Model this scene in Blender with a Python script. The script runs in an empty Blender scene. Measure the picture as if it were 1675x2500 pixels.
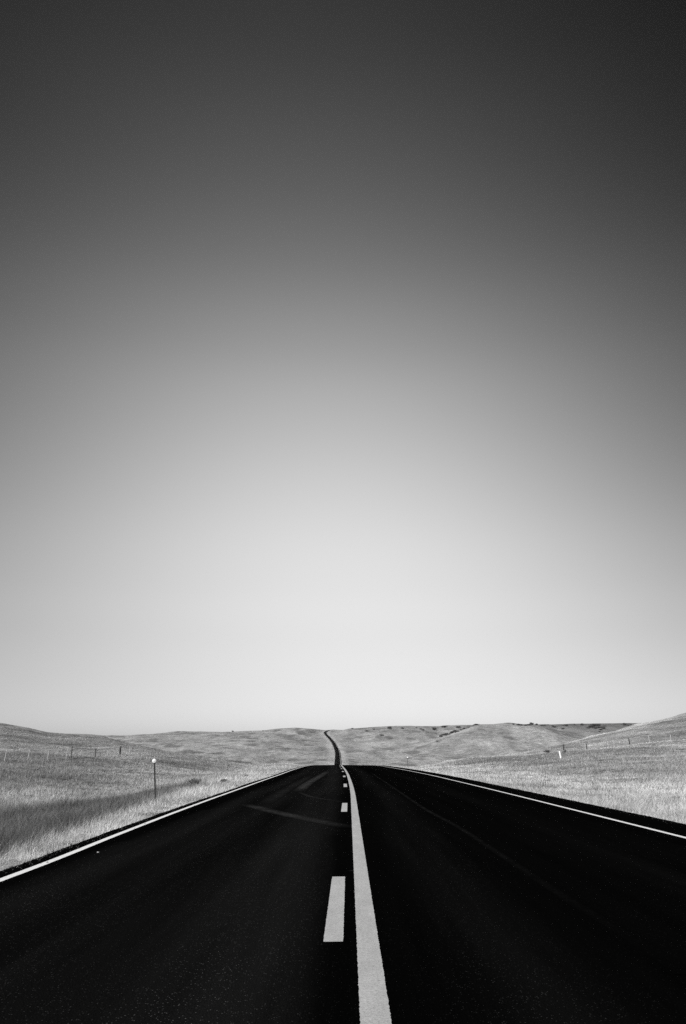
import bpy, math, random
import numpy as np
from mathutils import Vector, Matrix, Euler

# ------------------------------------------------------------------ camera, sky, sun, exposure
S = bpy.context.scene
COL = S.collection
H = 1.16                                   # eye height above the road
F = 1900.0                                 # focal length in photo pixels (photo 1675 x 2500)
YH = 1840.0                                # horizon row of the photo
PITCH = math.atan((YH - 1250.0) / F)
YAW = math.atan(14.5 / 1990.0)
cam_data = bpy.data.cameras.new('camera')
cam_data.sensor_fit = 'VERTICAL'
cam_data.sensor_height = 36.0
cam_data.lens = F / 2500.0 * 36.0
cam_data.clip_start = 0.05
cam_data.clip_end = 30000.0
cam = bpy.data.objects.new('camera', cam_data)
COL.objects.link(cam)
cam.location = (0, 0, H)
cam.rotation_euler = Euler((math.pi / 2 + PITCH, 0, YAW), 'XYZ')
S.camera = cam
S.cycles.sample_clamp_indirect = 1.0
S.cycles.use_denoising = False               # keep the fine texture of grass and stone

S.view_settings.view_transform = 'Standard'
S.view_settings.look = 'None'
S.view_settings.exposure = 0.0
S.view_settings.gamma = 1.0
S.view_settings.use_curve_mapping = False

SUN_EL, SUN_AZ = math.radians(36), math.radians(238)     # azimuth clockwise from +Y: behind, to the left
sun_dir = Vector((math.sin(SUN_AZ) * math.cos(SUN_EL), math.cos(SUN_AZ) * math.cos(SUN_EL), math.sin(SUN_EL)))
sd = bpy.data.lights.new('sun', 'SUN')
sd.energy = 4.6
sd.angle = math.radians(0.53)
sd.color = (1.0, 0.995, 0.985)
sun = bpy.data.objects.new('sun', sd)
COL.objects.link(sun)
sun.rotation_euler = sun_dir.to_track_quat('Z', 'Y').to_euler()
sun.location = (-30, -20, 40)

W = bpy.data.worlds.new('World')
S.world = W
W.use_nodes = True
nt = W.node_tree
nt.nodes.clear()
def wn(t, **k):
    n = nt.nodes.new(t)
    for a, b in k.items(): setattr(n, a, b)
    return n
L = nt.links.new
out = wn('ShaderNodeOutputWorld')
bg = wn('ShaderNodeBackground')
bg.inputs['Strength'].default_value = 0.1
sky = wn('ShaderNodeTexSky')
sky.sky_type = 'NISHITA'
sky.sun_disc = False
sky.sun_elevation = SUN_EL
sky.sun_rotation = SUN_AZ
sky.air_density = 1.0
sky.dust_density = 1.5
sky.ozone_density = 1.0
sep = wn('ShaderNodeSeparateColor')          # black-and-white film behind a red filter: the red record of the sky
L(sky.outputs[0], sep.inputs[0])
tc = wn('ShaderNodeTexCoord')
sx = wn('ShaderNodeSeparateXYZ')
L(tc.outputs['Generated'], sx.inputs[0])
asin = wn('ShaderNodeMath', operation='ARCSINE'); asin.use_clamp = False
L(sx.outputs['Z'], asin.inputs[0])
elv = wn('ShaderNodeMath', operation='DIVIDE'); elv.inputs[1].default_value = math.pi / 2; elv.use_clamp = True
L(asin.outputs[0], elv.inputs[0])
SKY_CURVE = [(0.0, 1.36), (3, 1.2779), (7, 1.5048), (11, 1.912), (17.3, 2.3214), (24, 2.1916), (30, 1.6621), (37, 0.9587), (44, 0.5338), (50.6, 0.2947), (60, 0.2304), (90, 0.2235)]
SKY_RED = None                               # red record of the sky texture ahead, per curve point (filled in from a measurement)
SKY_RED = [6.0] * len(SKY_CURVE)
fc = wn('ShaderNodeFloatCurve')
cv = fc.mapping.curves[0]
GAIN = 12.0
pts = [(a / 90.0, v / (0.1 * r) / GAIN) for (a, v), r in zip(SKY_CURVE, SKY_RED)]
while len(cv.points) < len(pts): cv.points.new(0.5, 0.5)
for p, (a, b) in zip(cv.points, pts): p.location = (a, b)
fc.mapping.update()
L(elv.outputs[0], fc.inputs['Value'])
gain = wn('ShaderNodeMath', operation='MULTIPLY'); gain.inputs[1].default_value = GAIN
L(fc.outputs[0], gain.inputs[0])
# the sky is lightest over the road's direction and deepens smoothly to both sides
U0 = -0.035
K_CURVE = [(0, 1.5), (6, 2.7), (12, 3.9), (20, 5.6), (30, 7.0), (50, 9.6), (90, 11.0)]
fa = wn('ShaderNodeFloatCurve')
ca = fa.mapping.curves[0]
while len(ca.points) < len(K_CURVE): ca.points.new(0.5, 0.5)
for p, (a, b) in zip(ca.points, K_CURVE): p.location = (a / 90.0, b / 12.0)
fa.mapping.update()
L(elv.outputs[0], fa.inputs['Value'])
def wmath(op, a, b):
    n = wn('ShaderNodeMath', operation=op)
    for i, v in enumerate((a, b)):
        if isinstance(v, (int, float)): n.inputs[i].default_value = v
        elif v is not None: L(v, n.inputs[i])
    return n.outputs[0]
du = wmath('SUBTRACT', sx.outputs['X'], U0)
u2 = wmath('MINIMUM', wmath('MULTIPLY', du, du), 0.22)
ex = wmath('MULTIPLY', wmath('MULTIPLY', u2, fa.outputs[0]), -12.0)
fall = wmath('EXPONENT', ex, None)
m1 = wmath('MULTIPLY', sep.outputs[0], gain.outputs[0])
m2 = wmath('MULTIPLY', m1, fall)
L(m2, bg.inputs['Color'])
L(bg.outputs[0], out.inputs['Surface'])

rng = np.random.default_rng(7)
random.seed(7)

# ------------------------------------------------------------------ small helpers
def tag(o, label=None, cat=None, group=None, kind=None):
    if label: o['label'] = label
    if cat: o['category'] = cat
    if group: o['group'] = group
    if kind: o['kind'] = kind
    return o

def empty(name, loc=(0, 0, 0), rz=0.0):
    o = bpy.data.objects.new(name, None)
    o.location = loc; o.rotation_euler = (0, 0, rz); o.empty_display_size = 0.2
    COL.objects.link(o)
    return o

def mesh_obj(name, verts, faces, mat, parent=None, smooth=False):
    me = bpy.data.meshes.new(name)
    me.from_pydata([tuple(v) for v in verts], [], [tuple(f) for f in faces])
    me.update()
    if smooth: me.polygons.foreach_set('use_smooth', [True] * len(me.polygons))
    me.materials.append(mat)
    o = bpy.data.objects.new(name, me)
    COL.objects.link(o)
    if parent: o.parent = parent
    return o

def mesh_np(name, V, Fc, mat, parent=None, smooth=False, attrs=None):
    """numpy arrays; Fc is (n,3) or (n,4)"""
    me = bpy.data.meshes.new(name)
    n, k = Fc.shape
    me.vertices.add(len(V)); me.vertices.foreach_set('co', V.astype(np.float32).ravel())
    me.loops.add(n * k); me.loops.foreach_set('vertex_index', Fc.astype(np.int32).ravel())
    me.polygons.add(n)
    me.polygons.foreach_set('loop_start', np.arange(0, n * k, k, dtype=np.int32))
    me.polygons.foreach_set('loop_total', np.full(n, k, dtype=np.int32))
    me.update(calc_edges=True)
    me.polygons.foreach_set('use_smooth', np.full(n, smooth))
    for an, av in (attrs or {}).items():
        a = me.attributes.new(an, 'FLOAT', 'POINT'); a.data.foreach_set('value', av.astype(np.float32))
    me.validate()
    me.materials.append(mat)
    o = bpy.data.objects.new(name, me)
    COL.objects.link(o)
    if parent: o.parent = parent
    return o

def _hash(ix, iy, seed):
    h = (ix * 374761393 + iy * 668265263 + seed * 1442695041) & 0xFFFFFFFF
    h = ((h ^ (h >> 13)) * 1274126177) & 0xFFFFFFFF
    return ((h ^ (h >> 16)) & 0xFFFFFF) / float(0xFFFFFF)

def vnoise(x, y, seed=0):
    xi = np.floor(x).astype(np.int64); yi = np.floor(y).astype(np.int64)
    fx = x - xi; fy = y - yi
    fx = fx * fx * fx * (fx * (fx * 6 - 15) + 10); fy = fy * fy * fy * (fy * (fy * 6 - 15) + 10)
    a = _hash(xi, yi, seed); b = _hash(xi + 1, yi, seed); c = _hash(xi, yi + 1, seed); d = _hash(xi + 1, yi + 1, seed)
    return (a * (1 - fx) + b * fx) * (1 - fy) + (c * (1 - fx) + d * fx) * fy - 0.5

def fbm(x, y, seed=0, o=4):
    s = 0; a = 1.0
    for i in range(o):
        s = s + a * vnoise(x * 1.0 + i * 17.3, y + i * 9.1, seed + i); x = x * 2.03; y = y * 2.03; a *= 0.5
    return s

def ridged(x, y, seed=0, o=4):
    s = 0; a = 1.0
    for i in range(o):
        s = s + a * (1 - np.abs(vnoise(x, y, seed + i)) * 4); x = x * 2.1 + 3.7; y = y * 2.1 + 1.3; a *= 0.5
    return s * 0.5

def smooth01(v, a, b):
    t = np.clip((v - a) / (b - a), 0, 1)
    return t * t * (3 - 2 * t)

def pchip(xk, yk, x):
    """monotone cubic; xk,yk (K,N) per point, x (N,)"""
    K = xk.shape[0]
    h = np.diff(xk, axis=0); d = np.diff(yk, axis=0) / h
    m = np.zeros_like(yk)
    same = d[:-1] * d[1:] > 0
    w1 = 2 * h[1:] + h[:-1]; w2 = h[1:] + 2 * h[:-1]
    with np.errstate(divide='ignore', invalid='ignore'):
        hm = (w1 + w2) / (w1 / d[:-1] + w2 / d[1:])
    m[1:-1] = np.where(same, hm, 0)
    m[0] = d[0]; m[-1] = d[-1]
    out = np.where(x <= xk[0], yk[0] + m[0] * (x - xk[0]), yk[-1])
    for k in range(K - 1):
        s = (x > xk[k]) & (x <= xk[k + 1])
        t = np.where(s, (x - xk[k]) / h[k], 0)
        v = (2*t**3 - 3*t**2 + 1) * yk[k] + (t**3 - 2*t**2 + t) * h[k] * m[k] + (-2*t**3 + 3*t**2) * yk[k+1] + (t**3 - t**2) * h[k] * m[k+1]
        out = np.where(s, v, out)
    return out

def curve1(tab):
    xs = np.array([a for a, b in tab], float)[:, None]; ys = np.array([b for a, b in tab], float)[:, None]
    def f(x):
        x = np.atleast_1d(np.asarray(x, float)).ravel()
        return pchip(np.repeat(xs, len(x), 1), np.repeat(ys, len(x), 1), x)
    return f

# ------------------------------------------------------------------ the road's course and the land
KE = 2083.0          # image rows per unit slope near the horizon
KX = 1990.0          # image columns per unit bearing
def zrow(y, Y): return H + Y * (YH - np.asarray(y, float)) / KE

_rc = curve1([(-400, 0.0), (0, 0.0), (22, 0.0), (45, -0.16), (60, -0.38), (80, -0.75), (115, -1.25), (200, -2.6), (600, -9.0), (1050, -15.3),
              (1426, -20.8), (1674, -28.0), (1922, -37.5), (2170, -52.0), (2418, -70), (2517, -75), (2629, -72), (2728, -62), (2950, -30), (3500, 40)])
def road_x(Y): return _rc(Y)
_rz = curve1([(-400, 0.0), (0, 0.0), (60, 0.0)] + [(y, -(y - 60) ** 2 / 8800.0) for y in (75, 90, 110, 130, 160, 200, 260, 330)] +
             [(450, -16.0), (620, -20.0), (800, -18.5), (1050, float(zrow(1867, 1050))), (1240, float(zrow(1851, 1240))), (1426, float(zrow(1837.6, 1426))),
              (1674, float(zrow(1825, 1674))), (1922, float(zrow(1813.5, 1922))), (2170, float(zrow(1802, 2170))), (2418, float(zrow(1791.7, 2418))),
              (2517, float(zrow(1788, 2517))), (2629, float(zrow(1784, 2629))), (2728, float(zrow(1781.8, 2728))), (2850, float(zrow(1781.3, 2850))), (3500, 30.0)])
def road_z(Y): return _rz(Y)

def ctab(tab):
    xs = [a for a, b in tab]; ys = [b for a, b in tab]
    return lambda x: np.interp(x, xs, ys)
# the near swell of ground beside the road: how high it stands against the horizon and how far off its brow is
near_row = ctab([(-1500, 1700), (-400, 1738), (0, 1763), (30, 1767), (60, 1771), (85, 1777), (110, 1782), (150, 1785), (200, 1787), (250, 1792), (308, 1806), (420, 1836),
                 (520, 1851), (620, 1863), (700, 1869), (760, 1872), (860, 1871), (940, 1873), (1018, 1875), (1090, 1859), (1168, 1848.6), (1240, 1842), (1290, 1835),
                 (1326, 1825), (1390, 1810), (1462, 1790), (1545, 1765), (1600, 1754), (1640, 1744), (1675, 1735), (1750, 1716), (2100, 1674), (3200, 1650)])
near_dist = ctab([(-1500, 420), (0, 380), (250, 390), (420, 300), (620, 180), (760, 130), (1018, 120), (1090, 150), (1168, 190), (1240, 220), (1326, 260), (1462, 320), (1675, 380), (3200, 420)])
mid_row = ctab([(-1500, 1800), (0, 1800), (150, 1806), (300, 1812), (450, 1813), (600, 1809), (760, 1813), (860, 1820), (1000, 1818), (1040, 1810), (1072, 1801), (1123, 1785), (1168, 1771.5),
                (1240, 1767), (1300, 1768.5), (1360, 1776), (1412, 1785), (1460, 1790), (1600, 1800), (3200, 1800)])
dip_row = ctab([(-1500, 1795), (0, 1798), (300, 1803), (600, 1797), (800, 1803), (860, 1803), (1000, 1797), (1072, 1803), (1123, 1792), (1168, 1786), (1240, 1784), (1300, 1786), (1412, 1790), (1460, 1794), (1600, 1800), (3200, 1800)])
sky_row = ctab([(-1500, 1780), (0, 1786), (110, 1789), (150, 1791.5), (200, 1793), (250, 1796), (300, 1797), (350, 1794), (400, 1790), (430, 1786), (560, 1787), (640, 1782), (668, 1778), (720, 1776),
                (780, 1779), (800, 1783), (830, 1783), (850, 1778), (880, 1776), (940, 1773), (980, 1772), (1060, 1772), (1150, 1770), (1240, 1767.5), (1300, 1767), (1400, 1766), (1545, 1766), (1700, 1766), (3200, 1766)])

lateral = curve1([(-400, 16), (-150, 7.0), (-80, 2.6), (-50, 1.1), (-33, 0.32), (-24, -0.25), (-17, -0.85), (-12, -1.1), (-9, -0.85), (-6.6, -0.32), (-5.2, -0.16), (-4.2, -0.13), (-3.6, -0.12), (0, -0.10), (5.8, -0.14),
                  (6.6, -0.22), (8.5, -0.42), (12, -0.45), (18, -0.15), (26, 0.35), (40, 1.0), (55, 1.6), (80, 3.4), (150, 9.0), (400, 20)])

_bw = curve1([(-400, 0.85), (9, 0.85), (16, 1.4), (26, 2.3), (45, 3.6), (80, 4.2), (4000, 4.2)])
def berm(d, Y):
    """left of the road a narrow bank widens with distance; give the distance measured across its standard section"""
    u = -d - 3.8; bw = _bw(Y)
    up = np.where(u < bw, u * 2.0 / bw, 2.0 + (u - bw))
    return np.where(u > 0, -(up + 3.8), d)

def land(X, Y):
    X = np.asarray(X, float); Y = np.asarray(Y, float)
    shp = X.shape; X = X.ravel(); Y = Y.ravel()
    c = road_x(Y); rz = road_z(Y)
    Yc = np.maximum(Y, 40.0)
    px = 852 + KX * X / Yc
    zl = lateral(berm(X - c, Y)) + rz
    D = near_dist(px)
    zs = zrow(near_row(px), D)
    XD = X / Yc * D
    zlD = lateral(XD - road_x(D)) + road_z(D)
    w = np.clip((Y - 35.0) / (D - 35.0), 0, 1) ** 1.9
    z1 = zl + w * (zs - zlD)
    # beyond the brow: valley, mid ridge, dip, far ridge
    v = 900.0
    kY = [D, D * 1.35, np.full_like(Y, v), np.full_like(Y, 1150.0), np.full_like(Y, 1750.0), np.full_like(Y, 2150.0), np.full_like(Y, 2850.0), np.full_like(Y, 3700.0), np.full_like(Y, 12000.0)]
    zd = zs - 0.16 * (0.35 * D) * 0.25 - 1.0
    kz = [zs, zd, np.full_like(Y, -19.0), zrow(1861, 1150.0) + 0 * Y, zrow(mid_row(px), 1750.0), zrow(dip_row(px), 2150.0), zrow(sky_row(px), 2850.0), zrow(sky_row(px), 2850.0) * 0 + 5.0, np.full_like(Y, -60.0)]
    z2 = pchip(np.array(kY), np.array(kz), Y)
    z = np.where(Y <= D, z1, z2)
    # relief
    far = smooth01(Y, 500, 1300)
    rel = (ridged(X / 260.0, Y / 420.0, 3, 4) - 0.5) * 9.0 + fbm(X / 90.0, Y / 160.0, 9, 3) * 5.0
    tame = 1 - 0.55 * smooth01(Y, 2350, 2800)
    z = z + far * rel * tame
    mid = smooth01(Y, 60, 160) * (1 - far)
    z = z + mid * (fbm(X / 45.0, Y / 60.0, 21, 4) * 1.0 + (ridged(X / 70.0, Y / 90.0, 31, 3) - 0.75) * 1.4 * smooth01(np.abs(X), 30, 80)) * smooth01(np.abs(X - c), 8, 45)
    z = z + smooth01(np.abs(X - c), 6.5, 14) * (fbm(X / 7.0, Y / 7.0, 41, 4) * 0.22 + fbm(X / 1.6, Y / 1.6, 51, 3) * 0.09) * (1 - far)
    # road bench
    dx = np.abs(X - c)
    a = 6.2 + 3.0 * far; b = 14.0 + 60 * smooth01(Y, 300, 1200) 
    mk = (1 - smooth01(dx, a, b)) * smooth01(Y, 60, 200)
    z = z * (1 - mk) + (rz - 0.14 - 0.35 * far) * mk
    return z.reshape(shp)

def land1(x, y): return float(land(np.array([x]), np.array([y]))[0])

# point on the land seen at photo pixel (px, py)
R3 = cam.rotation_euler.to_matrix()
def ray(px, py):
    v = R3 @ Vector(((px - 837.5) / F, (1250.0 - py) / F, -1.0))
    return v / v.y
def on_land(px, py, lo=10.0, hi=3000.0):
    v = ray(px, py)
    Ys = np.geomspace(lo, hi, 1500)
    zr = H + v.z * Ys; zl = land(v.x * Ys, Ys)
    gap = zr - zl
    hit = np.nonzero(gap < 0)[0]
    i = hit[0] if len(hit) else int(np.argmin(gap / Ys))
    return float(v.x * Ys[i]), float(Ys[i]), float(zl[i])
def at_dist(px, Y):
    v = ray(px, YH)
    x = v.x * Y
    return x, Y, land1(x, Y)

# ground tone: 0..1 darker (greener growth in ditch bottom, hollows; left land), negative paler
def zone(X, Y):
    d = X - road_x(np.asarray(Y, float).ravel()).reshape(np.shape(Y))
    n = fbm(X / 9.0, Y / 14.0, 61, 3) * 2.2
    n2 = fbm(X / 2.2, Y / 5.0, 63, 3) * 1.0
    db = berm(d.ravel(), np.asarray(Y, float).ravel()).reshape(np.shape(Y))
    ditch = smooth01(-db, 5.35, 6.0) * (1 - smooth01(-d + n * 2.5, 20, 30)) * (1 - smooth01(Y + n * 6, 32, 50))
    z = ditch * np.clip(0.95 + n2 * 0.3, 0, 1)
    far_left = smooth01(-d, 14, 34) * 0.34 * (1 - smooth01(Y, 200, 1000)) * (0.8 + 0.8 * fbm(X / 18.0, Y / 40.0, 73, 3))  # lowers the tone of the land well left of the road
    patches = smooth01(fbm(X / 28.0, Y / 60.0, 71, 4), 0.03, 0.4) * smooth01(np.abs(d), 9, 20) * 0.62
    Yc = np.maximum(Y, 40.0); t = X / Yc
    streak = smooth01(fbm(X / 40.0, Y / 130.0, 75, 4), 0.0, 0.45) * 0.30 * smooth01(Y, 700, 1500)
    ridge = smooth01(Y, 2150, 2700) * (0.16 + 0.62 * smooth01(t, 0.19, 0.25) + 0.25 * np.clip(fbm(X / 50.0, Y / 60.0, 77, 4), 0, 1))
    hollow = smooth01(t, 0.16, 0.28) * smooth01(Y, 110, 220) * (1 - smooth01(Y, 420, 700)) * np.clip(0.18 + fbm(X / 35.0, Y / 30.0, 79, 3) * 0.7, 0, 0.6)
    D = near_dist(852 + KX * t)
    pale = np.exp(-((Y - D * 0.96) / (0.09 * D)) ** 2) * smooth01(t, 0.06, 0.12) * 0.45 + smooth01(t, 0.05, 0.1) * (1 - smooth01(Y, 70, 120)) * 0.15  # sunlit rim of the right brow painted into the tone; near right verge paler
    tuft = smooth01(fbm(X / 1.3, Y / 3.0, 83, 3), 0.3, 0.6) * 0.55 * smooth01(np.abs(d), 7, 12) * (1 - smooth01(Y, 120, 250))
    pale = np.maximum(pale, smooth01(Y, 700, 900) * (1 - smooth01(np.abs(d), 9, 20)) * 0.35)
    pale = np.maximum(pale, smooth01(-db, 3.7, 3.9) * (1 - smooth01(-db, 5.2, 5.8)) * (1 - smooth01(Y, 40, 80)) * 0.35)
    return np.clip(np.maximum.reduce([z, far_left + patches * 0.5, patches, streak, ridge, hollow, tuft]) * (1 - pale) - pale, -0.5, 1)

# ------------------------------------------------------------------ materials
class NT:
    def __init__(s, name):
        s.m = bpy.data.materials.new(name); s.m.use_nodes = True
        s.t = s.m.node_tree; s.t.nodes.clear()
        s.out = s.n('ShaderNodeOutputMaterial'); s.b = s.n('ShaderNodeBsdfPrincipled')
        s.l(s.b.outputs[0], s.out.inputs[0])
    def n(s, t, **k):
        x = s.t.nodes.new(t)
        for a, b in k.items(): setattr(x, a, b)
        return x
    def l(s, a, b): s.t.links.new(a, b)
    def math(s, op, a, b=None, clamp=False):
        x = s.n('ShaderNodeMath', operation=op); x.use_clamp = clamp
        for i, v in enumerate((a, b)):
            if v is None: continue
            if isinstance(v, (int, float)): x.inputs[i].default_value = v
            else: s.l(v, x.inputs[i])
        return x.outputs[0]
    def noise(s, scale, detail=4, rough=0.55, vec=None, stretch=None):
        if vec is None:
            vec = s.n('ShaderNodeNewGeometry').outputs['Position']
        if stretch:
            mp = s.n('ShaderNodeVectorMath', operation='MULTIPLY'); mp.inputs[1].default_value = stretch
            s.l(vec, mp.inputs[0]); vec = mp.outputs[0]
        x = s.n('ShaderNodeTexNoise'); x.inputs['Scale'].default_value = scale
        x.inputs['Detail'].default_value = detail; x.inputs['Roughness'].default_value = rough
        s.l(vec, x.inputs['Vector'])
        return x.outputs['Fac']
    def ramp(s, v, a, b, c, d):
        x = s.n('ShaderNodeMapRange'); x.clamp = True
        s.l(v, x.inputs[0])
        for i, q in enumerate((a, b, c, d)): x.inputs[i + 1].default_value = q
        return x.outputs[0]
    def attr(s, name):
        x = s.n('ShaderNodeAttribute'); x.attribute_name = name
        return x.outputs['Fac']
    def bump(s, h, strength, dist):
        x = s.n('ShaderNodeBump'); x.inputs['Strength'].default_value = strength; x.inputs['Distance'].default_value = dist
        s.l(h, x.inputs['Height']); s.l(x.outputs[0], s.b.inputs['Normal'])
    def rough(s, r, spec=0.3):
        s.b.inputs['Roughness'].default_value = r; s.b.inputs['Specular IOR Level'].default_value = spec
    def val(s, v):
        if isinstance(v, (int, float)): s.b.inputs['Base Color'].default_value = (v, v, v, 1)
        else: s.l(v, s.b.inputs['Base Color'])

def plain(name, v, rough=0.7, spec=0.3, metal=0.0, var=0.25, scale=20.0):
    g = NT(name)
    n = g.noise(scale, 4)
    g.val(g.ramp(n, 0.3, 0.7, v * (1 - var), v * (1 + var)))
    g.rough(rough, spec); g.b.inputs['Metallic'].default_value = metal
    return g.m

def cover(g, base):
    """prairie cover: large pale and dark patches, shared by soil and blades"""
    big = g.noise(0.012, 5, 0.6, stretch=(1.0, 0.6, 1.0))
    med = g.noise(0.09, 5, 0.62)
    fine = g.noise(0.9, 5, 0.7)
    v = g.ramp(big, 0.3, 0.7, base * 0.78, base * 1.18)
    v = g.math('MULTIPLY', v, g.ramp(med, 0.3, 0.7, 0.62, 1.22))
    v = g.math('MULTIPLY', v, g.ramp(fine, 0.3, 0.7, 0.52, 1.38))
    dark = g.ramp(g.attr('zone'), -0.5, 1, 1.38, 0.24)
    return g.math('MULTIPLY', v, dark)

g = NT('dry_prairie')
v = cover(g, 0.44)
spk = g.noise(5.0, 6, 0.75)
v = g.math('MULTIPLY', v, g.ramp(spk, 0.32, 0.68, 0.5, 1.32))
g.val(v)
g.rough(0.95, 0.1)
hb = g.math('ADD', g.math('MULTIPLY', g.noise(1.1, 6, 0.7), 0.6), g.math('MULTIPLY', g.noise(0.16, 6, 0.7), 2.2))
hb = g.math('ADD', hb, g.math('MULTIPLY', g.noise(0.03, 6, 0.65), 9.0))
g.bump(hb, 1.0, 0.9)
M_land = g.m

g = NT('grass_blades')
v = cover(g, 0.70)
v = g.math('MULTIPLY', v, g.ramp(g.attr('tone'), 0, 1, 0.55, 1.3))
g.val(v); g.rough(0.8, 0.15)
tr = g.n('ShaderNodeBsdfTranslucent'); g.l(v, tr.inputs[0])
mx = g.n('ShaderNodeMixShader'); mx.inputs[0].default_value = 0.25
g.l(g.b.outputs[0], mx.inputs[1]); g.l(tr.outputs[0], mx.inputs[2]); g.l(mx.outputs[0], g.out.inputs[0])
M_grass = g.m

g = NT('asphalt')
A0 = 0.0030
pos = g.n('ShaderNodeNewGeometry').outputs['Position']
v = g.ramp(g.noise(1.6, 5, 0.65, stretch=(1.0, 0.04, 1.0)), 0.3, 0.7, A0 * 0.55, A0 * 1.45)
# wheel paths polished a little lighter
wp = g.attr('wheel')
v = g.math('MULTIPLY', v, g.ramp(wp, 0, 1, 0.55, 2.3))
# pale aggregate grains
vo = g.n('ShaderNodeTexVoronoi'); vo.inputs['Scale'].default_value = 95.0; g.l(pos, vo.inputs['Vector'])
sc_ = g.n('ShaderNodeSeparateColor'); g.l(vo.outputs['Color'], sc_.inputs[0])
chip = g.math('MULTIPLY', g.ramp(sc_.outputs[0], 0.87, 0.95, 0.0, 1.0), g.ramp(vo.outputs['Distance'], 0.15, 0.42, 1.0, 0.0))
chipz = g.ramp(g.noise(0.8, 3, stretch=(1, 0.3, 1)), 0.35, 0.65, 0.3, 1.0)
chip = g.math('MULTIPLY', chip, g.math('MULTIPLY', chipz, g.ramp(wp, 0, 1, 0.12, 1.0)))
v = g.math('ADD', v, g.math('MULTIPLY', chip, 0.14))
gr = g.ramp(g.noise(160.0, 3, 0.7), 0.35, 0.7, 0.6, 1.5)
v = g.math('MULTIPLY', v, gr)
v = g.math('ADD', v, g.math('MULTIPLY', g.attr('stain'), g.math('MULTIPLY', g.ramp(g.noise(22.0, 5, 0.8), 0.4, 0.66, 0.002, 0.07), g.ramp(g.noise(1.1, 4, 0.7), 0.35, 0.6, 0.35, 1.2))))
g.val(v)
g.rough(0.95, 0.0)
g.bump(g.math('ADD', vo.outputs['Distance'], g.noise(110.0, 4, 0.7)), 0.7, 0.004)
M_asph = g.m

def paint(name, base, wear):
    g = NT(name)
    n1 = g.noise(130.0, 4, 0.75); n2 = g.noise(5.0, 5, 0.65, stretch=(1, 0.35, 1))
    v = g.ramp(n2, 0.3, 0.7, base * (1 - wear * 0.5), base * (1 + wear * 0.35))
    v = g.math('MULTIPLY', v, g.ramp(n1, 0.3, 0.68, 1.0 - wear * 1.1, 1.1))
    v = g.math('MULTIPLY', v, g.ramp(g.noise(48.0, 4, 0.75), 0.3, 0.7, 1.0 - wear * 0.8, 1.0 + wear * 0.5))
    pit = g.ramp(g.noise(55.0, 4, 0.7), 0.60, 0.70, 1.0, 0.35)
    v = g.math('MULTIPLY', v, pit)
    g.val(v); g.rough(0.75, 0.25)
    g.bump(n1, 0.5, 0.003)
    return g.m
M_white = paint('edge_line_paint', 0.80, 0.10)
M_yellow = paint('centre_line_paint', 0.50, 0.30)      # yellow paint, its grey on this film

M_steel = plain('weathered_steel', 0.45, 0.6, 0.4)
M_palesteel = plain('pale_painted_steel', 0.5, 0.6, 0.3)
M_rust = plain('dark_steel', 0.13, 0.7, 0.3)
M_wood = plain('weathered_wood', 0.07, 0.9, 0.1, scale=8)
M_greywood = plain('grey_wood', 0.16, 0.9, 0.1, scale=8)
M_rail = plain('pale_wood', 0.75, 0.85, 0.2, scale=8)
M_whitepost = plain('white_plastic', 0.85, 0.5, 0.3, var=0.06)
M_refl = plain('white_reflector', 0.9, 0.2, 0.6, var=0.03)
M_leaf = plain('juniper_foliage', 0.07, 0.8, 0.1, var=0.5, scale=0.8)
M_sage = plain('sagebrush_foliage', 0.12, 0.85, 0.1, var=0.5, scale=6)
M_bark = plain('bark', 0.08, 0.95, 0.1)
M_stone = plain('limestone', 0.55, 0.9, 0.1)

# ------------------------------------------------------------------ ground sheet
rows = np.concatenate([np.linspace(-300, -20, 30), np.linspace(-18, 60, 420)[0:], np.geomspace(60.5, 3800, 1000), np.geomspace(3900, 6500, 16)])
tt = np.concatenate([np.linspace(-3.2, -0.62, 90, endpoint=False), np.linspace(-0.62, 0.62, 900), np.linspace(0.62, 3.2, 91)[1:]])
Wd = np.sqrt(np.maximum(rows, 0) ** 2 + 26.0 ** 2)
GX = Wd[:, None] * tt[None, :] + 0.0
GY = np.repeat(rows[:, None], len(tt), 1)
GX = GX + road_x(rows)[:, None] * 0
GZ = land(GX, GY)
nr, nc = GX.shape
V = np.stack([GX.ravel(), GY.ravel(), GZ.ravel()], 1)
i = np.arange(nr - 1)[:, None] * nc + np.arange(nc - 1)[None, :]
i = i.ravel()
Fq = np.stack([i, i + 1, i + nc + 1, i + nc], 1)
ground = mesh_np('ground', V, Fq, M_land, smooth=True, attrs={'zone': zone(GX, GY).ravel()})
tag(ground, kind='structure')

# ------------------------------------------------------------------ road
edgeL = curve1([(-400, -3.45), (5, -3.45), (9, -3.47), (13, -3.60), (18, -3.74), (25, -3.86), (40, -3.95), (60, -3.95), (80, -3.8), (110, -3.7), (3600, -3.7)])
edgeR = curve1([(-400, 5.14), (45, 5.1), (60, 4.9), (80, 4.6), (110, 4.5), (3600, 4.5)])
def crown(u): return -0.012 * np.abs(u)
def shoulder_noise(Y, s): return fbm(Y / 0.35, Y * 0 + s, 81, 4) * 0.035 * (Y < 40) + fbm(Y / 9.0, Y * 0 + s, 82, 2) * 0.05

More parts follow.
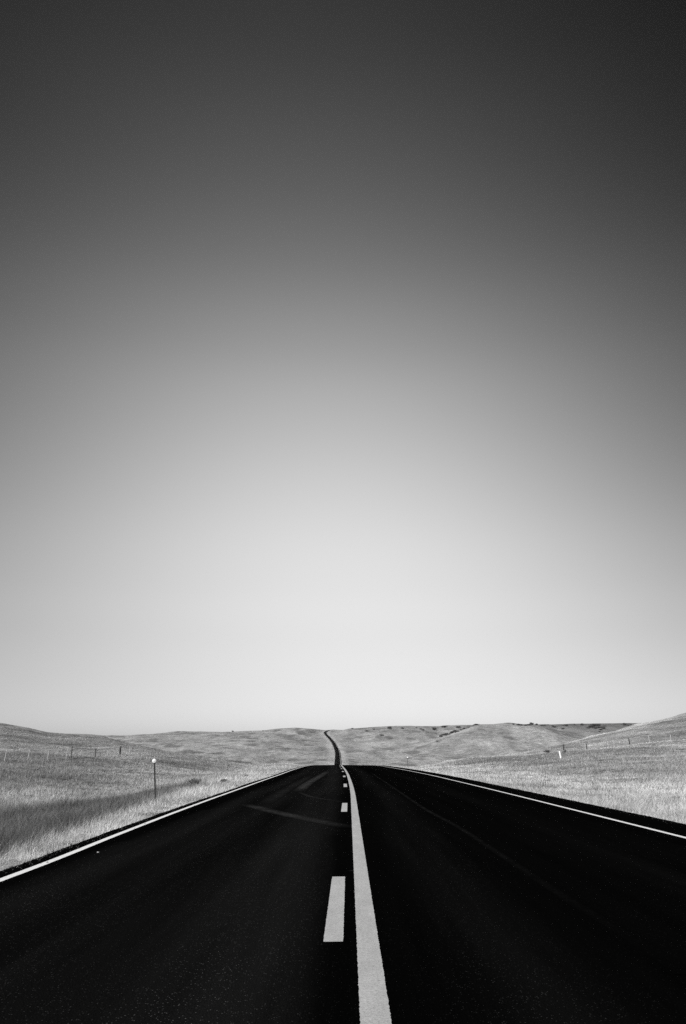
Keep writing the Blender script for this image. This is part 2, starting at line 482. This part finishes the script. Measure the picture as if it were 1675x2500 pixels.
ry = np.concatenate([np.linspace(-120, -6, 40), np.arange(-5, 40, 0.12), np.arange(40, 170, 0.6), np.geomspace(171, 3400, 420)])
nU = 64
us = np.linspace(0, 1, nU)
rl = edgeL(ry) - 0.27 + shoulder_noise(ry, 0.3)
rr = edgeR(ry) + 1.06 + shoulder_noise(ry, 5.7)
U = rl[:, None] * (1 - us) + rr[:, None] * us
RX = U + road_x(ry)[:, None]
RY = np.repeat(ry[:, None], nU, 1)
RZ = road_z(ry)[:, None] + crown(U)
def wheelmask(u):
    g_ = lambda c, w: np.exp(-((u - c) / w) ** 2)
    return np.clip(0.5 * g_(-2.75, 0.3) + 0.95 * g_(-0.75, 0.42) + 0.35 * g_(-1.9, 0.3) + 0.3 * (u < -0.2) * (u > -3.2) + 0.4 * g_(1.0, 0.4) + 0.12 * g_(3.3, 0.5), 0, 1) * (1 - 0.9 * g_(-0.02, 0.16))
V = np.stack([RX.ravel(), RY.ravel(), RZ.ravel()], 1)
n_top = len(V)
i = (np.arange(len(ry) - 1)[:, None] * nU + np.arange(nU - 1)[None, :]).ravel()
Fq = np.stack([i, i + 1, i + nU + 1, i + nU], 1)
# skirts at both edges, 0.3 m down into the verge
sk = []
vs = [V]
for side, idx in ((0, 0), (1, nU - 1)):
    b = np.stack([RX[:, idx] + (-0.12 if side == 0 else 0.12), RY[:, idx], RZ[:, idx] - 0.35], 1)
    off = n_top + side * len(ry)
    vs.append(b)
    k = np.arange(len(ry) - 1)
    top = k * nU + idx
    sk.append(np.stack([off + k, top, top + nU, off + k + 1], 1) if side == 0 else np.stack([top, off + k, off + k + 1, top + nU], 1))
V = np.concatenate(vs); Fq = np.concatenate([Fq] + sk)
wm = np.concatenate([wheelmask(U).ravel(), np.zeros(2 * len(ry))])
road = mesh_np('road', V, Fq, M_asph, smooth=True, attrs={'wheel': wm, 'stain': np.zeros(len(V))})
tag(road, kind='structure')

def ribbon(ylist, uL, uR, mat, name, lift, parent=None, ragged=0.0, seed=0):
    yl = np.asarray(ylist, float)
    a = uL(yl) if callable(uL) else np.full_like(yl, uL)
    b = uR(yl) if callable(uR) else np.full_like(yl, uR)
    if ragged:
        a = a + fbm(yl / 0.02, yl * 0 + seed, 91, 3) * ragged * 0.5; b = b + fbm(yl / 0.02, yl * 0 + seed + 7, 92, 3) * ragged * 0.5
    c = road_x(yl); z = road_z(yl)
    segs = 3
    P = []
    for s in range(segs + 1):
        u = a + (b - a) * s / segs
        P.append(np.stack([u + c, yl, z + crown(u) + lift], 1))
    P = np.stack(P, 1).reshape(-1, 3)
    k = (np.arange(len(yl) - 1)[:, None] * (segs + 1) + np.arange(segs)[None, :]).ravel()
    Fq = np.stack([k, k + 1, k + segs + 2, k + segs + 1], 1)
    return mesh_np(name, P, Fq, mat, parent)

lift = 0.004
ys = np.concatenate([np.arange(-2, 14, 0.012), np.arange(14, 60, 0.2), np.arange(60, 330, 2.0)])
# painted markings: each stripe is a sheet of paint on the road
o = ribbon(ys, 0.048, 0.19, M_yellow, 'centre_line_marking', lift, ragged=0.008, seed=3)
tag(o, kind='structure')
o = ribbon(ys, lambda y: edgeL(y) - 0.05, lambda y: edgeL(y) + 0.05, M_white, 'edge_line_marking', lift, ragged=0.01, seed=5)
tag(o, kind='structure')
o = ribbon(ys, lambda y: edgeR(y) - 0.05, lambda y: edgeR(y) + 0.05, M_white, 'edge_line_marking', lift, ragged=0.005, seed=8)
tag(o, kind='structure')
def row_to_Y(y): return KE * H / (y - YH) - 0.0
for k, (y0, y1) in enumerate([(2300, 2141), (1982, 1960.6), (1921.5, 1913.5), (1897.3, 1893.8), (1884.6, 1882.6)]):
    def dep(y):
        v = ray(852, y); return -H / v.z
    a_, b_ = dep(y0), dep(y1)
    yy = np.arange(a_, b_ + 0.011, 0.02)
    o = ribbon(yy, -0.168, -0.040, M_yellow, 'centre_dash_marking', lift, ragged=0.008, seed=20 + k)
    tag(o, kind='structure')
    last = a_
for y0 in (last + 10.6, last + 21.2, last + 31.8, last + 42.4):
    yy = np.arange(y0, y0 + 3.0, 0.25)
    o = ribbon(yy, -0.168, -0.040, M_yellow, 'centre_dash_marking', lift, seed=40)
    tag(o, kind='structure')
# far side of the valley: edge lines and centre line again
yf = np.geomspace(900, 2840, 300)
o = ribbon(yf, lambda y: edgeL(y) - 0.12, lambda y: edgeL(y) + 0.12, M_white, 'edge_line_marking', 0.03); tag(o, kind='structure')
o = ribbon(yf, lambda y: edgeR(y) - 0.12, lambda y: edgeR(y) + 0.12, M_white, 'edge_line_marking', 0.03); tag(o, kind='structure')

# scuffs and tyre smears on the road: thin worn films with feathered edges
def road_point(px, py):
    v = ray(px, py); t = -H / v.z
    return np.array([v.x * t, t])
def smear(pixels, width, strength, name='tyre_mark'):
    P = [road_point(*p) for p in pixels]
    # resample
    pts_ = [P[0]]
    for a, b in zip(P[:-1], P[1:]):
        n = max(2, int(np.linalg.norm(b - a) / 0.25))
        for k in range(1, n + 1): pts_.append(a + (b - a) * k / n)
    P = np.array(pts_)
    for _ in range(8): P[1:-1] = (P[:-2] + 2 * P[1:-1] + P[2:]) / 4
    d = np.gradient(P, axis=0); d /= np.linalg.norm(d, axis=1)[:, None] + 1e-9
    nn = np.stack([-d[:, 1], d[:, 0]], 1)
    V = []; st = []
    prof = [(-1, 0), (-0.55, 0.6), (0, 1), (0.55, 0.6), (1, 0)]
    n = len(P)
    for i_ in range(n):
        e = min(1, i_ / (n * 0.12), (n - 1 - i_) / (n * 0.25 + 1e-6))
        for s, a in prof:
            q = P[i_] + nn[i_] * s * width / 2
            c = float(road_x(q[1])[0]); z = float(road_z(q[1])[0])
            V.append((q[0], q[1], z + float(crown(q[0] - c)) + 0.003)); st.append(a * strength * max(0, e))
    V = np.array(V); k = (np.arange(n - 1)[:, None] * 5 + np.arange(4)[None, :]).ravel()
    Fq = np.stack([k, k + 1, k + 6, k + 5], 1)
    u = V[:, 0] - road_x(V[:, 1])
    o = mesh_np(name, V, Fq, M_asph, smooth=True, attrs={'wheel': wheelmask(u), 'stain': np.array(st)})
    # keep the normals up
    tag(o, kind='structure')
smear([(596, 1960), (640, 1972), (690, 1985), (735, 1995), (800, 2008), (858, 2022)], 0.42, 0.62)
smear([(728, 1932), (738, 1922), (756, 1908), (780, 1895), (800, 1882)], 0.5, 1.0)
smear([(728, 1932), (760, 1945), (800, 1952), (860, 1962)], 0.18, 0.35)
smear([(905, 1885), (955, 1918), (1040, 1975), (1120, 2016), (1250, 2100), (1400, 2200), (1520, 2265), (1675, 2370)], 0.13, 0.22)
smear([(850, 2042), (863, 2042)], 0.05, 0.9)
smear([(852, 2079), (867, 2079)], 0.035, 0.9)
smear([(848, 2127), (869, 2126)], 0.025, 1.0)
smear([(640, 1960), (700, 1925), (760, 1892)], 0.5, 0.25)

# ------------------------------------------------------------------ grass near the road (uncountable)
def blades(n, ylo, yhi, xmin_off_l, xmin_off_r, tl=0.66, seed=1, hmul=1.0):
    r = np.random.default_rng(seed)
    Y = np.exp(r.uniform(math.log(ylo), math.log(yhi), n))
    X = r.uniform(-tl, tl, n) * (Y + 3)
    c = road_x(Y)
    left = edgeL(Y) - 0.27 + shoulder_noise(Y, 0.3); right = edgeR(Y) + 1.06 + shoulder_noise(Y, 5.7)
    d = X - c
    keep = (d < left + 0.07 - np.abs(r.normal(0, 0.09, n))) | (d > right - 0.07 + np.abs(r.normal(0, 0.09, n)))
    # clumping
    cl = fbm(X / 0.5, Y / 0.5, 111, 3)
    # short weeds rooted in the crumbled edge of the asphalt
    keep &= (r.uniform(0, 1, n) < 0.72 + cl * 0.5)
    X, Y, d = X[keep], Y[keep], d[keep]; left = left[keep]; right = right[keep]; cl = cl[keep]
    n = len(X)
    Z = land(X, Y)
    edge = np.minimum(np.where(d < 0, left - d, d - right), 3.0)
    zn = zone(X, Y)
    hgt = (0.09 + 0.07 * smooth01(edge, 0.0, 1.2) + 0.10 * zn + 0.035 * np.clip(cl, -0.5, 1)) * r.uniform(0.5, 1.35, n) * hmul * (1 - 0.35 * smooth01(Y, 25, 90))
    hgt *= 1 + 0.9 * (fbm(X / 4.0, Y / 5.0, 121, 3)) + 0.9 * smooth01(fbm(X / 0.9, Y / 1.2, 123, 2), 0.28, 0.5) * smooth01(edge, 0.6, 2.0)
    hgt *= np.where(r.uniform(0, 1, n) > 0.985, 1.7, 1.0)
    hgt = np.maximum(hgt, 0.05)
    wid = np.maximum(0.0025, 0.0003 * Y) * r.uniform(0.6, 1.5, n)
    ang = r.uniform(0, math.pi, n)
    lean = r.normal(0, 0.5, (n, 2)) + np.array([0.08, 0.05])
    dx = np.cos(ang) * wid / 2; dy = np.sin(ang) * wid / 2
    lx = lean[:, 0] * hgt; ly = lean[:, 1] * hgt
    P = np.empty((n, 5, 3))
    P[:, 0] = np.stack([X - dx, Y - dy, Z - 0.03], 1)
    P[:, 1] = np.stack([X + dx, Y + dy, Z - 0.03], 1)
    P[:, 2] = np.stack([X + dx * 0.8 + lx * 0.38, Y + dy * 0.8 + ly * 0.38, Z + hgt * 0.55], 1)
    P[:, 3] = np.stack([X - dx * 0.8 + lx * 0.38, Y - dy * 0.8 + ly * 0.38, Z + hgt * 0.55], 1)
    P[:, 4] = np.stack([X + lx, Y + ly, Z + hgt], 1)
    base = np.arange(n) * 5
    T = np.concatenate([np.stack([base, base + 1, base + 2], 1), np.stack([base, base + 2, base + 3], 1), np.stack([base + 3, base + 2, base + 4], 1)])
    tone = np.repeat(np.clip(r.normal(0.5, 0.22, n), 0, 1), 5)
    return P.reshape(-1, 3), T, {'zone': np.repeat(zn, 5), 'tone': tone}
P, T, A = blades(1250000, 5.5, 330.0, 0, 0, seed=5)
gobj = mesh_np('grass', P, T, M_grass, attrs=A)
tag(gobj, kind='stuff')

def gravel(n):
    r = np.random.default_rng(77)
    Y = np.exp(r.uniform(math.log(4.0), math.log(60.0), n))
    side = r.uniform(0, 1, n) < 0.5
    a = np.where(side, edgeL(Y) - 0.27 + shoulder_noise(Y, 0.3), edgeR(Y) + 1.06 + shoulder_noise(Y, 5.7))
    u = a + np.where(side, 1, -1) * (np.abs(r.normal(0, 0.13, n)) - 0.02)
    X = u + road_x(Y); Z = road_z(Y) + crown(u) + 0.002
    s = r.uniform(0.004, 0.013, n) * np.where(r.uniform(0, 1, n) > 0.95, 1.8, 1)
    base = np.array([(1, 0, 0), (0, 1, 0), (-1, 0, 0), (0, -1, 0), (0, 0, 0.9), (0, 0, -0.3)], float)
    rot = r.uniform(0, 6.28, n); c, q = np.cos(rot), np.sin(rot)
    P = base[None] * (s[:, None] * r.uniform(0.6, 1.3, (n, 6)))[:, :, None]
    P = np.stack([P[..., 0] * c[:, None] - P[..., 1] * q[:, None], P[..., 0] * q[:, None] + P[..., 1] * c[:, None], P[..., 2]], -1)
    P = P + np.stack([X, Y, Z + s * 0.25], 1)[:, None, :]
    tri = np.array([(0, 1, 4), (1, 2, 4), (2, 3, 4), (3, 0, 4), (1, 0, 5), (2, 1, 5), (3, 2, 5), (0, 3, 5)])
    T = (np.arange(n) * 6)[:, None, None] + tri[None]
    o = mesh_np('gravel', P.reshape(-1, 3), T.reshape(-1, 3), plain('shoulder_gravel', 0.05, 0.95, 0.05, var=0.6, scale=60))
    tag(o, kind='stuff')
gravel(1500)

# ------------------------------------------------------------------ solids
def tube(p0, p1, r0, r1=None, n=8, caps=True):
    r1 = r0 if r1 is None else r1
    p0 = Vector(p0); p1 = Vector(p1); d = (p1 - p0).normalized()
    a = d.orthogonal().normalized(); b = d.cross(a)
    V = [p0 + (a * math.cos(2 * math.pi * k / n) + b * math.sin(2 * math.pi * k / n)) * r0 for k in range(n)] + \
        [p1 + (a * math.cos(2 * math.pi * k / n) + b * math.sin(2 * math.pi * k / n)) * r1 for k in range(n)]
    Fc = [(k, (k + 1) % n, n + (k + 1) % n, n + k) for k in range(n)]
    if caps: Fc += [tuple(reversed(range(n))), tuple(range(n, 2 * n))]
    return V, Fc
def join(parts):
    V = []; Fc = []
    for v, f in parts:
        o = len(V); V += list(v); Fc += [tuple(i + o for i in q) for q in f]
    return V, Fc
def box(c, s, rot=None):
    V = [Vector((sx * s[0] / 2, sy * s[1] / 2, sz * s[2] / 2)) for sx in (-1, 1) for sy in (-1, 1) for sz in (-1, 1)]
    if rot: V = [rot @ v for v in V]
    V = [v + Vector(c) for v in V]
    return V, [(0, 1, 3, 2), (4, 6, 7, 5), (0, 4, 5, 1), (2, 3, 7, 6), (0, 2, 6, 4), (1, 5, 7, 3)]

# roadside delineators
def delineator(px, Y, height, tilt, label, rad):
    x, y, z = at_dist(px, Y)
    t = empty('delineator', (x, y, z)); t.rotation_euler = (0, tilt, 0)
    tag(t, label, 'marker post', 'reflector posts beside the road')
    # U-channel steel post
    w, dd, th = 0.042, 0.024, 0.006
    v, f = join([box((0, 0.0, height / 2 - 0.1), (w, th, height + 0.2)), box((-w / 2 + th / 2, -dd / 2 - th / 2, height / 2 - 0.1), (th, dd, height + 0.196)),
                 box((w / 2 - th / 2, -dd / 2 - th / 2, height / 2 - 0.1), (th, dd, height + 0.196))])
    mesh_obj('post', v, f, M_rust, t)
    # round reflector: shallow dished disc with a rim
    n = 24; V = []; Fc = []
    prof = [(0.0, -0.016), (rad * 0.75, -0.014), (rad * 0.93, -0.009), (rad, -0.002), (rad, 0.004), (0.0, 0.004)]
    cz = height - rad * 0.3
    for r_, yy in prof:
        for k in range(n): V.append((r_ * math.cos(2 * math.pi * k / n), yy - 0.032, cz + r_ * math.sin(2 * math.pi * k / n)))
    for j in range(len(prof) - 1):
        for k in range(n): Fc.append((j * n + k, j * n + (k + 1) % n, (j + 1) * n + (k + 1) % n, (j + 1) * n + k))
    rf = mesh_obj('reflector', V, Fc, M_refl, t, True)
    v, f = tube((0, -0.055, cz), (0, 0.012, cz), 0.006, n=6)
    mesh_obj('bolt', v, f, M_rust, rf)
    return t
delineator(388, 24.0, 1.16, -0.10, 'round white reflector on a thin dark steel post, leaning in the left verge', 0.062)
delineator(995, 87.0, 1.14, 0.0, 'small upright reflector post on the right verge where the road crests', 0.07)

# barbed-wire fences: one thing each
def tpost(p, h, lean):
    x, y, z = p
    a, b = lean
    top = (x + a * h, y + b * h, z + h)
    s = 0.032
    V1, F1 = tube((x, y, z - 0.3), top, s, s, n=5)
    return V1, F1
def fence(label, post_list, brace_list, rails, wires_side_pts, mpost, strands=(0.35, 0.65, 0.95), root_at=None):
    x, y, z = root_at
    t = empty('wire_fence', (x, y, z))
    tag(t, label, 'fence', 'wire fences across the grassland')
    org = Vector((x, y, z))
    def loc(vf): return [Vector(v) - org for v in vf[0]], vf[1]
    for (p, h, lean, r, m) in post_list:
        vf = tube((p[0], p[1], p[2] - 0.3), (p[0] + lean[0] * h, p[1] + lean[1] * h, p[2] + h), r * 1.02, r, n=7)
        v, f = loc(vf)
        mesh_obj('post', v, f, m, t)
    for (p, h, lean, r, m) in brace_list:
        vf = tube((p[0], p[1], p[2] - 0.3), (p[0] + lean[0] * h, p[1] + lean[1] * h, p[2] + h), r * 1.05, r, n=10)
        v, f = loc(vf)
        mesh_obj('brace_post', v, f, m, t)
    for (a, b, r, m) in rails:
        v, f = loc(tube(a, b, r, r, n=8)); mesh_obj('rail', v, f, m, t)
    for hh in strands:
        parts = []
        for a, b in zip(wires_side_pts[:-1], wires_side_pts[1:]):
            mid = ((a[0] + b[0]) / 2, (a[1] + b[1]) / 2, (a[2] + b[2]) / 2 + hh - 0.03)
            A_ = (a[0], a[1], a[2] + hh); B_ = (b[0], b[1], b[2] + hh)
            parts += [tube(A_, mid, 0.005, n=4, caps=False), tube(mid, B_, 0.005, n=4, caps=False)]
        v, f = loc(join(parts)); mesh_obj('wire', v, f, M_steel, t)
    return t

FX = -33.0
def fl(px):                       # fence parallel to the road, 33 m to its left
    Y = KX * abs(FX) / (852 - px)
    return (FX, Y, land1(FX, Y))
steel = []
r2 = random.Random(3)
for px in (-118, -50, 10, 66, 115, 160, 195, 260, 315):
    steel.append((fl(px), 1.15 + r2.uniform(-0.05, 0.05), (r2.uniform(0.0, 0.15), r2.uniform(-.04, .04)), 0.038, M_palesteel))
br = [(fl(172), 1.35, (0.02, 0), 0.07, M_greywood), (fl(231), 1.2, (0.0, 0.0), 0.09, M_greywood), (fl(291), 1.15, (0.05, 0), 0.12, M_wood)]
def topof(b, k=0.95): 
    p, h, ln = b[0], b[1], b[2]
    return (p[0] + ln[0] * h * k, p[1] + ln[1] * h * k, p[2] + h * k)
rl_ = [(topof(br[0], 0.9), topof(br[1], 0.88), 0.06, M_rail), (topof(br[1], 0.87), topof(br[2], 0.85), 0.06, M_rail)]
wp_ = [fl(px) for px in (-118, -50, 10, 66, 115, 160, 195, 231, 260, 291, 315)]
fence('wire fence on pale steel posts with wooden brace posts and rail, left of the road', steel, br, rl_, wp_, M_steel, root_at=fl(231))

def fr(px, X=None):
    X = 52.0
    Y = KX * X / (px - 852)
    return (X, Y, land1(X, Y))
steel = []
for px in (1290, 1344, 1430, 1486, 1500, 1588, 1640, 1700, 1790):
    steel.append((fr(px), 1.35 + r2.uniform(-0.1, 0.1), (r2.uniform(-0.12, 0.02), 0), 0.045, M_steel))
br = [(fr(1247), 1.4, (0, 0), 0.12, M_wood), (fr(1376), 1.5, (0.0, 0), 0.16, M_wood), (fr(1433), 1.3, (-0.06, 0), 0.11, M_wood), (fr(1539), 1.35, (-0.1, 0), 0.10, M_wood)]
rl_ = [(topof(br[1], 0.55), topof(br[2], 0.5), 0.06, M_wood)]
wp_ = [fr(px) for px in (1210, 1247, 1290, 1344, 1376, 1433, 1486, 1539, 1588, 1640, 1700, 1790)]
fence('wire fence on dark wooden and thin steel posts, along the foot of the right slope', steel, br, rl_, wp_, M_steel, root_at=fr(1433))
# fence line climbing the right hill
hp = []
for px, py in ((1441, 1832), (1462, 1826), (1486, 1818), (1510, 1811)):
    x, y, z = on_land(px, py, 60, 420); hp.append((x, y, z))

# white marker post
x, y, z = on_land(1371, 1851, 80, 400)
hgt = 16.0 / KE * y * 1.0
t = empty('marker_post', (x, y, z))
tag(t, 'thick bright white post standing in pale grass at the foot of the right hill', 'post')
v, f = join([tube((0, 0, -0.3), (-0.16, 0, hgt), 0.115, 0.115, n=14)])
mesh_obj('post', v, f, M_whitepost, t, False)
v, f = tube((-0.16, 0, hgt + 0.0), (-0.168, 0, hgt + 0.06), 0.125, 0.05, n=14)
mesh_obj('cap', v, f, M_whitepost, t, False)

# ------------------------------------------------------------------ trees and shrubs
def crown_mesh(name, mat, seed, w=1.0, h=1.0, n=520, leaf=0.11, lobes=7, flat=0.0):
    r = np.random.default_rng(seed)
    C = []; Rr = []
    for k in range(lobes):
        a = r.uniform(0, 2 * math.pi); q = r.uniform(0.05, 0.32)
        C.append((math.cos(a) * q * w, math.sin(a) * q * w, h * r.uniform(0.25, 0.78))); Rr.append(r.uniform(0.16, 0.30))
    C = np.array(C); Rr = np.array(Rr)
    j = r.integers(0, lobes, n)
    d = r.normal(0, 1, (n, 3)); d /= np.linalg.norm(d, axis=1)[:, None]
    p = C[j] + d * (Rr[j] * r.uniform(0.55, 1.12, n))[:, None] * np.array([w, w, h * 0.85])
    p[:, 2] = np.maximum(p[:, 2], 0.03 * h)
    u = r.normal(0, 1, (n, 3)); u /= np.linalg.norm(u, axis=1)[:, None]
    v = np.cross(u, d); v /= np.linalg.norm(v, axis=1)[:, None] + 1e-9
    s = (leaf * r.uniform(0.5, 1.4, n))[:, None]
    P = np.stack([p - u * s, p + v * s * 0.7, p + u * s, p - v * s * 0.7], 1).reshape(-1, 3)
    b = np.arange(n) * 4
    me_o = mesh_np(name, P, np.stack([b, b + 1, b + 2, b + 3], 1), mat)
    return me_o
def trunk_parts(seed, h):
    r = random.Random(seed)
    parts = [tube((0, 0, -0.15), (0.02, 0.01, h * 0.45), 0.05, 0.03, n=7), tube((0.02, 0.01, h * 0.43), (-0.05, 0.03, h * 0.8), 0.03, 0.012, n=6)]
    for k in range(5):
        a = r.uniform(0, 6.28); z0 = h * r.uniform(0.18, 0.5)
        parts.append(tube((0.01, 0.01, z0), (math.cos(a) * 0.28, math.sin(a) * 0.28, z0 + h * 0.22), 0.018, 0.006, n=5))
    return join(parts)
protos = []
for k, (w_, h_) in enumerate([(1.5, 0.85), (2.1, 0.8), (1.7, 0.9), (2.6, 0.7)]):
    root = empty('juniper_tree', (0, 0, 0))
    v, f = trunk_parts(k, h_); tk = mesh_obj('trunk', v, f, M_bark, root)
    cr = crown_mesh('crown', M_leaf, 100 + k, w_, h_, n=900, leaf=0.075, lobes=11); cr.parent = root
    protos.append((root, h_, w_))
used = [False] * len(protos)
def copy_tree(root):
    c = root.copy(); COL.objects.link(c)
    for ch in root.children:
        d = ch.copy(); COL.objects.link(d); d.parent = c
    return c
ORD = ['first', 'second', 'third', 'fourth', 'fifth', 'sixth', 'seventh', 'eighth', 'ninth', 'tenth', 'eleventh', 'twelfth', 'thirteenth', 'fourteenth', 'fifteenth', 'sixteenth', 'seventeenth', 'eighteenth', 'nineteenth', 'twentieth']
rt = random.Random(11)
def r4(u, v): return 820 + u * 0.2679, 1720 + v * 0.2679
def r5(u, v): return 1240 + u * 0.2774, 1720 + v * 0.2774
def r2_(u, v): return 400 + u * 0.2679, 1720 + v * 0.2679
def plant_cluster(phrase, items, group, lo, grow=1.0):
    items = sorted(items, key=lambda q: q[0])
    n = len(items)
    for k, (px, py, wpx) in enumerate(items):
        x, y, z = on_land(px, py, lo)
        j = rt.randrange(len(protos))
        root, h_, w_ = protos[j]
        if used[j]: c = copy_tree(root)
        else: c = root; used[j] = True
        width = wpx / KX * y * 1.4 * grow
        s = width / (w_ * 0.95)
        c.location = (x, y, z - 0.1 * s)
        c.rotation_euler = (0, 0, rt.uniform(0, 6.28))
        c.scale = (s, s, s * rt.uniform(0.7, 1.0))
        if n == 1: lab = phrase.replace('§ ', '')
        else: lab = phrase.replace('§', ORD[k] + ' from the left')
        tag(c, lab, 'tree', group)
GR = 'dark junipers on the far hills'
F4 = 0.2679; F5 = 0.2774
plant_cluster('juniper right of the distant road, § on that slope',
    [(*r4(u, v), w * F4) for u, v, w in ((150, 222, 26), (282, 246, 34), (345, 228, 20), (415, 284, 34), (495, 226, 38), (610, 222, 26))], GR, 900)
plant_cluster('juniper above the gully, § in the loose line',
    [(*r4(u, v), w * F4) for u, v, w in ((733, 214, 24), (775, 228, 24), (792, 238, 26), (885, 218, 22), (898, 234, 38), (988, 210, 48), (1122, 216, 40))], GR, 900)
plant_cluster('juniper in the diagonal gully row, §',
    [(*r4(u, v), w * F4) for u, v, w in ((960, 298, 28), (985, 282, 34), (1010, 282, 28), (1035, 275, 28), (1056, 266, 28), (1090, 256, 28), (1115, 248, 34), (1142, 235, 24), (1170, 224, 22), (1190, 218, 22), (1212, 212, 20), (1250, 200, 22), (1280, 190, 34))], GR, 900, 1.25)
plant_cluster('faint low juniper below the gully row, §',
    [(*r4(u, v), w * F4) for u, v, w in ((925, 338, 26), (1030, 378, 22))], GR, 900)
plant_cluster('juniper on the middle of the right skyline, §',
    [(*r5(u, v), w * F5) for u, v, w in ((50, 178, 16), (92, 184, 26), (118, 186, 24), (152, 188, 22), (185, 184, 36), (212, 178, 30), (250, 180, 18), (300, 188, 22), (325, 188, 24), (355, 180, 14))], GR, 900, 1.2)
plant_cluster('juniper on the dark slope past the skyline row, §',
    [(*r5(u, v), w * F5) for u, v, w in ((395, 192, 22), (412, 202, 36), (485, 188, 22), (512, 190, 28), (483, 216, 26), (585, 178, 14), (652, 184, 28))], GR, 900)
plant_cluster('juniper in the thick dark hollow patch, §',
    [(*r5(u, v), w * F5) for u, v, w in ((705, 210, 30), (728, 204, 36), (750, 198, 38), (772, 190, 40), (795, 188, 38), (768, 212, 34), (800, 206, 34), (828, 205, 28), (852, 194, 28), (838, 216, 26), (818, 226, 24), (806, 240, 22))], GR, 900, 1.2)
plant_cluster('juniper where the near right hill meets the skyline, §',
    [(*r5(u, v), w * F5) for u, v, w in ((1000, 176, 14), (1032, 184, 32), (1056, 186, 22), (1080, 186, 22))], GR, 900)
plant_cluster('small dark tree on the left skyline, §',
    [(*r2_(u, v), w * F4) for u, v, w in ((627, 247, 18), (903, 243, 12), (918, 240, 12))], GR, 900)

def shrub(px, py, wpx, label, seed, lo=12, mat=M_sage, hs=0.5, group='low shrubs in the grass'):
    x, y, z = on_land(px, py, lo, 600)
    wd = wpx / KX * y
    t = empty('sagebrush', (x, y, z - 0.03))
    tag(t, label, 'shrub', group)
    # twigs
    r = random.Random(seed); parts = []
    for k in range(26):
        a = r.uniform(0, 6.28); q = r.uniform(0.1, 0.48) * wd
        parts.append(tube((0, 0, 0), (math.cos(a) * q, math.sin(a) * q, wd * hs * r.uniform(0.4, 0.95)), 0.012 * wd, 0.004 * wd, n=4))
    v, f = join(parts); mesh_obj('stems', v, f, M_bark, t)
    c = crown_mesh('foliage', mat, seed, wd, wd * hs, n=1000, leaf=0.018 * wd + 0.004, lobes=12); c.parent = t
shrub(474, 1918, 42, 'bushy dark shrub in the pale grass beyond the left verge', 301)
shrub(546, 1912, 24, 'thin straggly shrub in the left grass, nearer the road crest', 302)
shrub(556, 1871, 6, 'tiny dark bush far out on the open left grassland', 303, lo=40, mat=M_leaf)

shrub(1338, 1838, 26, 'wide dark brush pile left of the white post at the right hill foot', 304, lo=60, mat=M_leaf, hs=0.35)
shrub(1380, 1838, 10, 'small dark bush right behind the thick white post', 305, lo=60, mat=M_leaf, hs=1.0)
# small pale stone on the asphalt beside the left edge line
p = road_point(240, 2075)
t_v = []; rr_ = random.Random(5)
import bmesh
bm = bmesh.new(); bmesh.ops.create_icosphere(bm, subdivisions=2, radius=0.015)
for v_ in bm.verts: v_.co *= rr_.uniform(0.8, 1.15); v_.co.z *= 0.6
me = bpy.data.meshes.new('pebble'); bm.to_mesh(me); bm.free(); me.materials.append(M_stone)
pb = bpy.data.objects.new('pebble', me); COL.objects.link(pb)
pb.location = (p[0], p[1], float(road_z(p[1])[0]) + float(crown(p[0])) + 0.010)
tag(pb, 'small pale stone lying on the asphalt beside the left edge line', 'stone')

shrub(430, 1925, 22, 'small dark tuft between the round reflector post and the bushy shrub', 307)
shrub(600, 1897, 14, 'smallest dark tuft in the left grass, closest to the asphalt at the crest', 308)

# ------------------------------------------------------------------ air over the prairie: faint even haze
hv, hf = box((0, 3000, 25), (44000, 7600, 260))
M_haze = bpy.data.materials.new('haze'); M_haze.use_nodes = True
ht = M_haze.node_tree; ht.nodes.clear()
ho = ht.nodes.new('ShaderNodeOutputMaterial'); hp_ = ht.nodes.new('ShaderNodeVolumePrincipled')
hp_.inputs['Color'].default_value = (0.9, 0.9, 0.9, 1); hp_.inputs['Density'].default_value = 1.6e-5
ht.links.new(hp_.outputs[0], ho.inputs['Volume'])
hz = mesh_obj('haze', hv, hf, M_haze)
tag(hz, kind='stuff')
